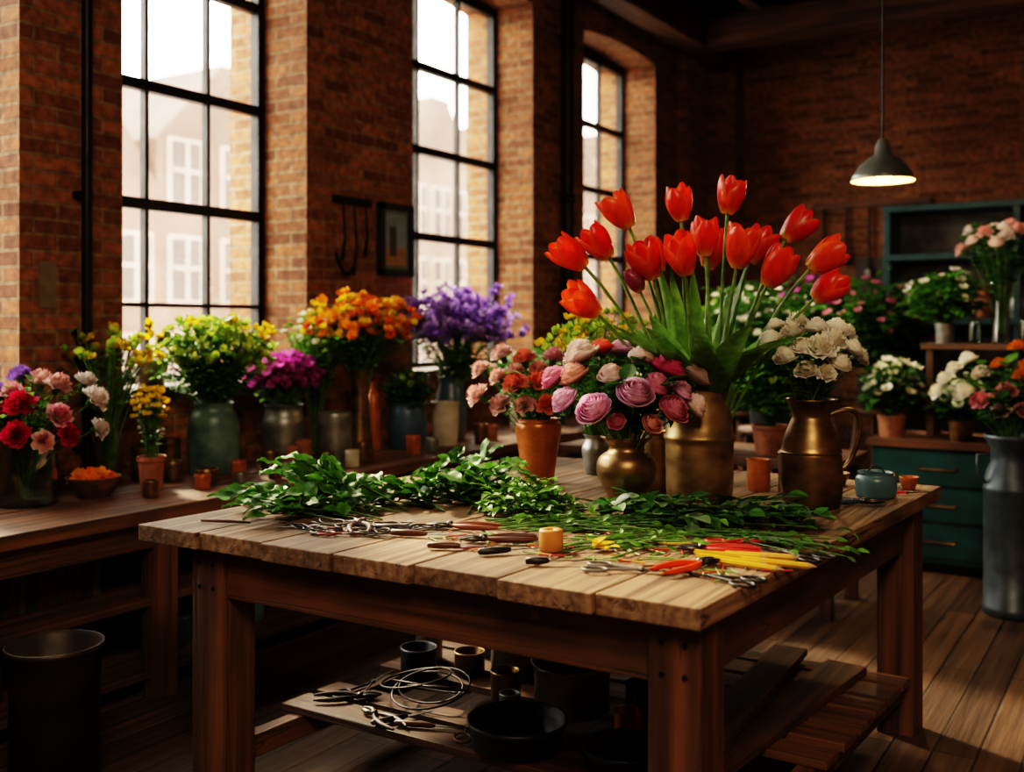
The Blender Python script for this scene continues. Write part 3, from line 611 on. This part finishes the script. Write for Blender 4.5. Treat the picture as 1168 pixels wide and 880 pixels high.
tool_local('red_ribbon',-.97,2.80,25,lambda m:ribbon(m,s2l((190,20,30)))); tool_local('red_ribbon',-1.05,2.72,60,lambda m:ribbon(m,RED)); tool_local('yellow_ribbon',-1.20,2.64,10,lambda m:ribbon(m,s2l((230,190,30))))
tool_local('scissors',-.78,3.90,40,lambda m:scissors(m,RED)); tool_local('secateurs',-.86,3.60,20,lambda m:secateurs(m,s2l((40,60,80))))
rg=random.Random(12); mb=MB()
for i in range(150):
    x=rg.uniform(-.62,.34);y=rg.uniform(-.14,.2); t=rg.uniform(0,6.28); L=rg.uniform(.02,.09); c=s2l(rg.choice([(90,140,60),(130,170,80),(190,30,30),(220,140,30),(60,90,40),(150,180,100)]))
    mb.add(tube([(x,y,.003),(x+L*math.cos(t),y+L*math.sin(t),.004)],.0022,4,c),m_plain)
place(mb,'stem_trimmings',(-1.15,2.50,T))
# ================================================================ COUNTER VASES & FLOWERS
def heads_px(lst,cx,S,cz): return [(H(a,b,cx,S,cz,w),p,s) for a,b,w,p,s in lst]
gv=(-3.77,2.48)
vase('glass_vase',(*gv,CT),[(.105,0),(.11,.01),(.112,.13),(.108,.26),(.11,.28)],m_water,th=.006)
S=.00342
hl=[(12,474,-.06,C_RED,1.2),(40,462,-.12,C_RED,1.2),(38,492,-.14,C_RED,1.1),(74,474,-.08,C_PINK,1.2),(64,443,.0,C_LP,1.2),(101,458,.03,C_WH,1.2),(106,490,.02,C_WH,1.),(84,494,-.08,C_RED,1.),(18,434,.04,C_PUR,1.),(40,440,.04,C_LP,1.1),(0,452,.0,C_PUR,1.),(60,500,-.1,C_LP,.9),(-15,470,0,C_RED,1.2),(85,440,.08,C_WH,.9),(20,450,-.04,C_PINK,1.)]
bouquet('carnation_bouquet',gv,1.03,1.15,heads_px(hl,30,S,1.15),leafs=LF_S,nleaf=24,leafR=(.2,.1),seed=41,stemdeep=.25,lf=8,ls=1.2,tint=1.2)
vase('clear_glass_vase',(-3.93,2.97,CT),[(.05,0),(.055,.01),(.06,.15),(.04,.28),(.05,.37)],m_glass,th=.004)
rg=random.Random(51)
bouquet('yellow_twig_bouquet',(-3.93,2.97),1.12,1.26,[(o_,B_YE+B_YG,1.1) for o_ in spikes(14,5,.24,.16,rg)],leafs=LF_S,nleaf=12,leafR=(.2,.14),seed=52,stemdeep=.3,lf=9,ls=1.2,tint=1.2)
vase('terracotta_pot',(-3.68,3.0,CT),[(.042,0),(.046,.006),(.055,.115),(.060,.118),(.061,.14)],m_terra)
bouquet('yellow_billy_buttons',(-3.68,3.0),.88,1.08,[(o_,B_YE,1.) for o_ in dome(22,.07,.12,random.Random(53),-.3,.3)],leafs=LF_S,nleaf=16,leafR=(.05,.06),seed=54,stemdeep=.08,lf=7,ls=1.1)
vase('wooden_bowl',(-3.70,2.73,CT),[(.06,0),(.065,.008),(.09,.04),(.108,.085)],m_oak,th=.008)
bouquet('orange_petals',(-3.70,2.73),.80,.815,[(o_,B_OR,1.1) for o_ in dome(30,.075,.03,random.Random(55),-.1,.6)],nleaf=0,seed=56,stemdeep=.03)
for x,y,r,h,mt in [(-3.93,3.16,.055,.15,m_bronze),(-3.95,3.32,.05,.17,m_bronze),(-3.78,3.20,.045,.09,m_bronze),(-3.62,3.25,.05,.06,m_bronze),(-3.70,3.72,.04,.09,m_bronze),(-3.66,3.84,.038,.10,m_terra),(-3.54,3.95,.036,.07,m_bronze),(-3.70,3.95,.04,.12,m_terra),(-3.50,3.62,.045,.05,m_steel),(-3.52,3.74,.03,.07,m_bronze),(-3.45,3.85,.03,.05,m_bronze),(-3.45,3.5,.03,.06,m_bronze),(-3.50,3.12,.035,.06,m_copper),(-3.46,3.30,.03,.05,m_steel),(-3.60,3.42,.035,.08,m_copper),(-3.42,4.0,.035,.08,m_cream),(-3.48,4.15,.035,.10,m_bronze),(-3.46,4.55,.04,.10,m_copper),(-3.46,4.72,.035,.07,m_steel),(-3.42,5.15,.04,.12,m_bronze),(-3.48,5.35,.04,.09,m_terra),(-3.5,2.85,.03,.07,m_bronze)]:
    vase('metal_canister',(x,y,CT),[(r*.94,0),(r,.006),(r,h*.8),(r*1.04,h*.82),(r*1.04,h*.9),(r,h)],mt,th=.004)
vase('teal_metal_pot',(-3.85,3.50,CT),[(.105,0),(.115,.008),(.120,.08),(.120,.2),(.112,.26),(.09,.30),(.095,.33)],m_teal)
S=.00417; rg=random.Random(61)
hd=[(o_,B_YG,1.2) for o_ in dome(170,.29,.2,rg,-.3,.5)]+[(OFF((px-243)*S,rg.uniform(-.1,.1),1.45-(py-370)*S-1.3)+A(rg.uniform(-.05,.05),rg.uniform(-.05,.05),rg.uniform(-.03,.03)),B_YE,1.3) for px,py in [(185,378),(192,384),(178,386),(296,378),(288,384),(300,388),(280,374),(225,366),(262,370)] for _ in range(2)]
bouquet('yellow_green_wildflower_bouquet',(-3.85,3.50),1.08,1.30,hd,leafs=LF_S,nleaf=110,leafR=(.31,.21),seed=62,lf=13,ls=1.3,tint=1.6,thin=2)
vase('galvanised_pot',(-3.86,3.98,CT),[(.10,0),(.11,.008),(.113,.12),(.113,.2),(.10,.24),(.095,.27),(.105,.29)],m_steel)
bouquet('magenta_flower_bouquet',(-3.86,3.98),1.04,1.17,[(o_,B_MG,1.2) for o_ in dome(200,.19,.13,random.Random(63),-.3,.45)],leafs=LF_S,nleaf=30,leafR=(.2,.16),seed=64,lf=8,ls=1.2,tint=1.2,thin=2)
vase('galvanised_can',(-3.64,4.12,CT),[(.08,0),(.09,.008),(.09,.2),(.085,.25)],m_steel)
vase('tall_bronze_vase',(-3.64,4.32,CT),[(.060,0),(.068,.008),(.066,.06),(.05,.22),(.045,.36),(.055,.44),(.062,.46)],m_bronze)
bouquet('orange_flower_bouquet',(-3.64,4.32),1.21,1.42,[(o_,B_OR+B_OR+B_YE,1.15) for o_ in dome(210,.32,.21,random.Random(65),-.25,.6)],leafs=LF_S,nleaf=60,leafR=(.3,.2),seed=66,lf=10,ls=1.3,tint=1.5,thin=2)
bouquet('feathery_greens',(-3.86,4.22),1.16,1.38,[(o_,B_WH,.8) for o_ in dome(20,.2,.16,random.Random(165),-.25,.55)],leafs=LF_S,nleaf=50,leafR=(.22,.19),seed=166,lf=11,ls=1.2,tint=1.6,stemdeep=.4)
vase('copper_bottle',(-3.78,4.60,CT),[(.04,0),(.045,.008),(.045,.2),(.035,.3),(.02,.34),(.022,.38)],m_copper)
vase('blue_ceramic_pot',(-3.67,4.77,CT),[(.09,0),(.1,.008),(.112,.1),(.108,.2),(.10,.24),(.108,.26)],m_blue)
bouquet('green_herb_plant',(-3.67,4.77),.99,1.08,[(o_,B_YG,1.) for o_ in dome(10,.12,.1,random.Random(67))],leafs=LF_R,nleaf=40,leafR=(.17,.14),seed=68,lf=8,ls=.9,tint=1.3)
vase('cream_ceramic_pot',(-3.57,5.0,CT),[(.065,0),(.07,.008),(.078,.12),(.078,.22),(.082,.25)],m_cream)
vase('blue_ceramic_vase',(-3.74,5.30,CT),[(.07,0),(.08,.008),(.095,.1),(.09,.25),(.07,.34),(.078,.38)],m_blue)
bouquet('purple_delphinium_bouquet',(-3.70,5.30),1.12,1.33,[(o_,B_PU,1.3) for o_ in spikes(46,15,.40,.30,random.Random(69),-.15,.05,.42)],leafs=LF_S,nleaf=50,leafR=(.32,.22),seed=70,lf=9,ls=1.4,tint=1.4,thin=5)
for x,y in [(-3.6,5.95),(-3.7,6.5),(-3.65,7.5)]:
    vase('blue_ceramic_pot' if x<-3.62 else 'cream_ceramic_pot',(x,y,CT),[(.08,0),(.09,.008),(.1,.1),(.1,.2),(.105,.22)],m_blue if x<-3.62 else m_cream)
    bouquet('green_herb_plant',(x,y),.95,1.12,[(o_,B_WH,1.) for o_ in dome(10,.2,.18,random.Random(67))],leafs=LF_R,nleaf=36,leafR=(.24,.22),seed=int(y*10),lf=9,ls=1.1,tint=1.2)
vase('small_window_pot',(-4.2,3.42,1.155),[(.06,0),(.065,.006),(.085,.10),(.09,.12)],m_steel)
vase('waste_bin',(-2.97,2.05,0),[(.115,0),(.12,.01),(.14,.43),(.148,.435),(.148,.45)],m_bin,raw=True)
# ================================================================ WALL THINGS
mb=MB(); y0,y1,z0,z1=4.96,5.28,1.75,2.19
for b_ in ((y0,y1,z0,z0+.035),(y0,y1,z1-.035,z1),(y0,y0+.035,z0,z1),(y1-.035,y1,z0,z1)): mb.add(box(-4.05,-4.01,b_[0],b_[1],b_[2],b_[3],s2l((34,34,38))),m_plain,smooth=False)
mb.add(box(-4.05,-4.03,y0+.03,y1-.03,z0+.03,z1-.03,s2l((96,104,96))),m_plain,smooth=False)
mb.add(box(-4.03,-4.027,y0+.06,y1-.06,z0+.06,z0+.17,s2l((150,116,66))),m_plain,smooth=False)
mb.add(box(-4.03,-4.027,y0+.06,y1-.06,z0+.17,z1-.06,s2l((120,136,140))),m_plain,smooth=False)
mb.add(box(-4.027,-4.024,y0+.10,y0+.16,z0+.12,z0+.30,s2l((70,62,46))),m_plain,smooth=False)
mb.build('framed_picture')
mb=MB()
for yy_,l in ((4.62,.34),(4.72,.42),(4.82,.3)):
    mb.add(tube([(-4.02,yy_,2.16),(-4.02,yy_+.02,2.16-l*.6),(-4.0,yy_-.03,2.16-l)],[.006,.008,.012],6),m_iron)
mb.add(tube(bez((-4.02,4.72,1.8),(-4.0,4.62,1.66),(-4.02,4.56,1.86),8),.01,6),m_iron); mb.add(box(-4.05,-4.02,4.56,4.88,2.15,2.19),m_iron,smooth=False)
mb.build('hanging_iron_tools')
mb=MB(); mb.add(box(-4.05,-4.045,2.72,2.80,1.52,1.72,s2l((110,96,78))),m_plain,smooth=False); mb.build('pinned_note')
mb=MB()
for i in range(5):
    x=-2.9+i*.22; l=.35+.12*(i%3); mb.add(tube([(x,10.56,2.6),(x,10.55,2.6-l)],.012,6),m_iron); mb.add(tr(uvs(.05,10),p=(x,10.54,2.55-l)),m_iron if i%2 else m_steel)
mb.add(box(-3,-1.9,10.55,10.6,2.6,2.66),m_oak,smooth=False); mb.build('hanging_utensil_rack')
mb=MB(); mb.add(box(-2.6,-2.1,10.57,10.6,1.5,2.1,s2l((60,50,40))),m_plain,smooth=False); mb.build('notice_board')
# ================================================================ PENDANT LAMP
lp=(-1.26,5.69)
mb=MB(); mb.add(lathe([(.158,0),(.160,.004),(.150,.03),(.115,.085),(.065,.125),(.042,.14),(.034,.19),(.022,.215),(.0005,.22)],44),m_shade)
mb.add(lathe([(.158,0),(.145,.026),(.11,.08),(.06,.12),(.036,.136),(.0005,.138)],44),m_shadein)
mb.add(tube([(0,0,.2),(0,0,CE-2.2)],.006,6),m_iron); mb.add(tr(uvs(.045,16),p=(0,0,.04)),m_bulb); mb.add(lathe([(.05,CE-2.23),(.045,CE-2.205),(.0005,CE-2.2)],16),m_iron)
place(mb,'pendant_lamp',(lp[0],lp[1],2.2))
# ================================================================ BACK RIGHT FURNITURE
mb=MB(); cx0,cx1,cy0,cy1=-1.5,.7,6.5,7.1
mb.add(box(cx0,cx1,cy0,cy1,.06,.73),m_tealp,smooth=False); mb.add(box(cx0-.03,cx1+.03,cy0-.03,cy1+.02,.73,.77),m_oak,smooth=False); mb.add(box(cx0+.03,cx1-.03,cy0+.04,cy1,0,.06),m_iron,smooth=False)
for i in range(3):
    for j in range(3):
        xa=cx0+.04+i*.72; za=.10+j*.21
        mb.add(box(xa,xa+.66,cy0-.018,cy0,za,za+.185),m_tealp,smooth=False,tint=(1.25,1.25,1.25))
        mb.add(tube([(xa+.23,cy0-.02,za+.1),(xa+.23,cy0-.045,za+.09),(xa+.43,cy0-.045,za+.09),(xa+.43,cy0-.02,za+.1)],.008,6),m_bronze)
mb.build('teal_drawer_cabinet',((cx0+cx1)/2,6.8,0),bevel=.004)
mb=MB(); mb.add(box(-1.28,.4,6.78,7.08,1.30,1.335),m_oak,smooth=False)
for x in (-1.25,-.4,.34): mb.add(box(x,x+.04,6.80,7.06,.77,1.3),m_oakz,smooth=False)
mb.build('wooden_riser_shelf',(-.5,6.9,.77),bevel=.004)
mb=MB(); dx0,dx1=-1.9,.9
mb.add(box(dx0,dx1,9.0,9.04,0,2.38),m_char,smooth=False)
for x in (dx0,-.97,-.04,dx1-.05): mb.add(box(x,x+.05,8.6,9.0,0,2.38),m_tealp,smooth=False)
for z in (.08,.9,1.45,1.95,2.33): mb.add(box(dx0,dx1,8.58,9.0,z,z+.05),m_tealp,smooth=False)
mb.build('teal_shelving_dresser',(-.5,8.8,0),bevel=.004)
mb=MB(); mb.add(box(-2.9,-1.35,5.15,5.75,.73,.78),m_oak,smooth=False)
for x in (-2.85,-1.45):
    for y in (5.18,5.66): mb.add(box(x,x+.06,y,y+.06,0,.73),m_oakz,smooth=False)
mb.add(box(-2.8,-1.4,5.2,5.7,.3,.33),m_oak,smooth=False)
mb.build('potting_bench',(-2.1,5.45,0),bevel=.004)
def plant(name,pot,x,y,z,r,h,a,b,pool,nh,leafs,nl,seed,potm,ls=1.1,hs=1.2,tint=1.3):
    vase(pot,(x,y,z),[(r*.8,0),(r*.84,.006),(r,h*.85),(r*1.06,h*.87),(r*1.06,h)],potm)
    rg=random.Random(seed)
    bouquet(name,(x,y),z+h,z+h+b*.8,[(o_,pool,hs) for o_ in dome(nh,a,b,rg,-.2,.4)],leafs=leafs,nleaf=nl,leafR=(a,b),seed=seed,stemdeep=h*.5,lf=9,ls=ls,tint=tint)
plant('leafy_green_plant','terracotta_plant_pot',-1.75,5.35,.78,.09,.15,.2,.3,B_YG,12,LF_B,60,101,m_terra)
plant('leafy_green_plant','steel_plant_pot',-2.3,5.4,.78,.09,.17,.25,.3,B_WH,24,LF_B,50,102,m_steel)
plant('leafy_green_plant','terracotta_plant_pot',-1.42,6.65,.77,.08,.13,.2,.2,B_WH,30,LF_R,50,103,m_terra)
plant('white_flower_plant','bronze_plant_pot',-1.02,6.60,.77,.07,.12,.16,.15,B_WH,40,LF_R,36,104,m_bronze)
plant('potted_fern','steel_plant_pot',-1.16,6.92,1.336,.06,.12,.26,.2,B_WH,20,LF_B,50,105,m_steel)
plant('pink_flower_plant','blue_plant_pot',-.35,6.92,1.336,.07,.14,.22,.2,B_PK,50,LF_R,36,106,m_blue)
for k,(x,y,z,pool) in enumerate([(-2.3,8.1,.9,B_MG),(-2.75,7.7,.8,B_WH),(-3.1,8.7,.9,B_YG),(-1.75,7.75,.85,B_PK),(-2.3,7.0,.75,B_WH)]):
    mb=MB(); mb.add(lathe([(.0005,z-.04),(.2,z-.04),(.2,z-.001),(.0005,z-.001)],24),m_oak)
    for t in range(4): a=t*pi/2+.4; mb.add(tube([(.22*math.cos(a),.22*math.sin(a),0),(.14*math.cos(a),.14*math.sin(a),z-.03)],.018,6),m_oakz)
    place(mb,'plant_stand',(x,y,0))
    plant('flowering_shrub','round_plant_pot',x,y,z,.14,.24,.40,.40,pool,36,LF_B,90,110+k,m_char,1.3,1.2,.75)
vase('tall_glass_vase',(-.84,6.86,1.336),[(.05,0),(.055,.008),(.05,.1),(.045,.25),(.06,.37)],m_glass,th=.004)
bouquet('pink_white_peony_bouquet',(-.84,6.86),1.70,1.92,[(o_,C_WH+C_LP+R_CREAM,1.) for o_ in dome(18,.23,.12,random.Random(71),-.3,.2)],leafs=LF_R,nleaf=26,leafR=(.22,.14),seed=72,stemdeep=.3,lf=8,tint=1.3)
for x in (-.7,-.98,-.6,-.2): vase('glass_bottle',(x,6.84,1.336),[(.03,0),(.034,.006),(.034,.13),(.012,.17),(.014,.22)],m_water,th=.003)
for k in range(10):
    x=-1.72+k*.26; vase('stoneware_jar',(x,8.76,1.501),[(.06,0),(.07,.01),(.075,.12),(.05,.2),(.055,.23)],[m_cream,m_blue,m_terra,m_steel][k%4])
def chx(mb):
    for s in (1,-1): mb.add(tube([(s*.115,0,.80),(s*.17,0,.80),(s*.165,0,.70),(s*.13,0,.66)],.009,8),m_churn)
o=vase('milk_churn',(-.66,5.79,0),[(.125,0),(.135,.01),(.135,.05),(.130,.055),(.13,.62),(.134,.63),(.13,.64),(.115,.72),(.095,.76),(.095,.83),(.125,.88),(.128,.9)],m_churn,raw=True,extra=chx); o.rotation_euler=(0,0,YAW)
S=.00439
hl=[(1075,435,0,R_WHITE,1.1),(1090,425,.05,R_WHITE,1.1),(1070,450,.02,R_WHITE,1.),(1090,450,-.06,R_WHITE,1.1),(1105,458,-.1,C_PINK,1.1),(1130,448,-.12,C_PINK,1.1),(1115,430,0,C_WH,1.1),(1150,432,-.1,C_OR,1.1),(1165,425,0,C_OR,1.2),(1140,420,.05,C_OR,1.),(1160,400,.05,C_OR,1.),(1110,415,.1,R_WHITE,1.1),(1128,470,-.08,C_WH,1.),(1165,455,-.08,R_WHITE,1.),(1150,470,-.1,C_PINK,1.),(1180,440,0,C_WH,1.1)]
bouquet('mixed_rose_bouquet',(-.66,5.79),.9,1.14,heads_px(hl,1148,S,1.14),leafs=LF_R,nleaf=30,leafR=(.26,.16),seed=74,lf=8,ls=1.1,tint=1.3)
# ================================================================ UNDER TABLE
mb=MB()
for i,(x,y,z,l,w,a) in enumerate([(-1.02,3.25,.226,1.1,.14,84),(-1.14,3.30,.252,1.0,.12,93)]):
    R_=np.array([[math.cos(math.radians(a)),-math.sin(math.radians(a)),0],[math.sin(math.radians(a)),math.cos(math.radians(a)),0],[0,0,1]])
    mb.add(box(-l/2,l/2,-w/2,w/2,0,.025),m_oaky,R_,(x,y,z),smooth=False)
mb.build('loose_wooden_boards',(-1.08,3.27,.226),bevel=.002)
def handle(r,z):
    def f(mb): mb.add(tube([(r*math.cos(t),r*.9*math.sin(t)*.35,z+r*.3*math.sin(t)) for t in np.linspace(0,pi,12)],.003,5),m_iron)
    return f
vase('steel_bucket',(-1.60,2.93,.226),[(.1,0),(.105,.005),(.125,.15),(.131,.152),(.131,.16)],m_steel,raw=True,extra=handle(.131,.15))
vase('steel_bucket',(-1.92,3.16,.226),[(.09,0),(.095,.005),(.12,.18),(.126,.182),(.126,.19)],m_steel,raw=True,extra=handle(.126,.18))
vase('black_planter',(-1.60,2.60,.226),[(.11,0),(.115,.005),(.14,.07),(.146,.072),(.146,.085)],m_char,raw=True)
for x,y,r,h,mt in [(-2.22,2.95,.065,.10,m_char),(-2.08,3.06,.055,.08,m_bronze),(-2.30,3.12,.05,.12,m_steel),(-1.83,2.90,.05,.10,m_bronze),(-1.75,2.80,.035,.07,m_steel),(-1.38,3.0,.06,.11,m_char),(-1.36,2.84,.045,.08,m_copper),(-2.14,3.3,.07,.14,m_steel)]:
    vase('metal_tin',(x,y,.226),[(r*.95,0),(r*.97,.005),(r*.97,h*.9),(r,h*.92),(r,h)],mt,raw=True)
vase('steel_pan',(-1.28,2.64,.226),[(.09,0),(.1,.005),(.115,.05),(.118,.06)],m_char,raw=True)
def coils(seed,n,R,c=BLK,rr=.004):
    def f(mb):
        rg=random.Random(seed)
        for i in range(n):
            cx,cy=rg.uniform(-.06,.06),rg.uniform(-.05,.05); r1=R*rg.uniform(.6,1.1); r2=r1*rg.uniform(.5,.95); p=rg.uniform(0,6)
            mb.add(tube([(cx+r1*math.cos(t),cy+r2*math.sin(t),.012+i*.008+.03*(1+math.sin(t+p))) for t in np.linspace(0,2*pi,30,endpoint=False)],rr,6,c,closed=True),m_plain)
    return f
tool_local('coiled_garden_wire',-2.02,2.74,0,coils(1,5,.12,BLK,.0035),.226)
for x,y,a,f,nm in [(-2.24,2.66,40,lambda m:secateurs(m,BLK),'secateurs'),(-1.88,2.58,20,lambda m:knife(m,DW,.13),'hand_trowel'),(-2.10,2.56,160,lambda m:secateurs(m,s2l((50,36,26))),'garden_shears'),(-2.00,2.60,60,lambda m:knife(m,BLK,.12),'hand_trowel'),(-2.3,2.8,100,lambda m:scissors(m,BLK,1.3),'garden_shears'),(-1.82,2.68,130,lambda m:scissors(m,DW,1.2),'garden_shears')]:
    tool_local(nm,x,y,a,f,.226)
# ================================================================ LIGHT
w=bpy.data.worlds.new('sky'); sc.world=w; w.use_nodes=True; bg=w.node_tree.nodes['Background']; bg.inputs[0].default_value=(1,.915,.78,1); bg.inputs[1].default_value=28
def area(name,loc,rot,sx,sy,e,col,portal=False):
    l=bpy.data.lights.new(name,'AREA'); l.shape='RECTANGLE'; l.size=sx; l.size_y=sy; l.energy=e; l.color=col
    if portal: l.cycles.is_portal=True
    o=bpy.data.objects.new(name,l); o.location=loc; o.rotation_euler=rot; sc.collection.objects.link(o); return o
for i,(a,b) in enumerate(wins):
    area('window_skylight_portal',(-4.6,(a+b)/2,2.5),(0,-pi/2,0),2.8,b-a,1,(1,1,1),True)
o=area('warm_fill_light',(.6,-.6,3.9),(0,0,0),1.4,1.4,118,(1,.75,.50)); o.rotation_euler=(Vector((-1.5,3.0,.9))-Vector(o.location)).to_track_quat('-Z','Y').to_euler()  # added warm fill from above the camera, not a lamp of the room
sl=bpy.data.lights.new('sun','SUN'); sl.energy=18; sl.color=(1,.75,.48); sl.angle=math.radians(6); so=bpy.data.objects.new('sun',sl); so.location=(-20,10,15); so.rotation_euler=Vector((1,-.42,-.78)).to_track_quat('-Z','Y').to_euler(); sc.collection.objects.link(so)
l=bpy.data.lights.new('pendant_bulb_light','POINT'); l.energy=24; l.color=(1,.68,.34); l.shadow_soft_size=.04; o=bpy.data.objects.new('pendant_bulb_light',l); o.location=(lp[0],lp[1],2.17); sc.collection.objects.link(o)
# ================================================================ CAMERA
cam=bpy.data.cameras.new('camera'); co=bpy.data.objects.new('camera',cam); sc.collection.objects.link(co); sc.camera=co
co.location=(0,0,1.45); co.rotation_euler=(pi/2,0,YAW); cam.sensor_width=36; cam.lens=36*1200/1168; cam.shift_y=-70/1168; cam.clip_start=.05; cam.clip_end=200
cam.dof.use_dof=True; cam.dof.focus_distance=3.2; cam.dof.aperture_fstop=1.7
sc.view_settings.view_transform='Filmic'; sc.view_settings.look='High Contrast'; sc.view_settings.exposure=0.12
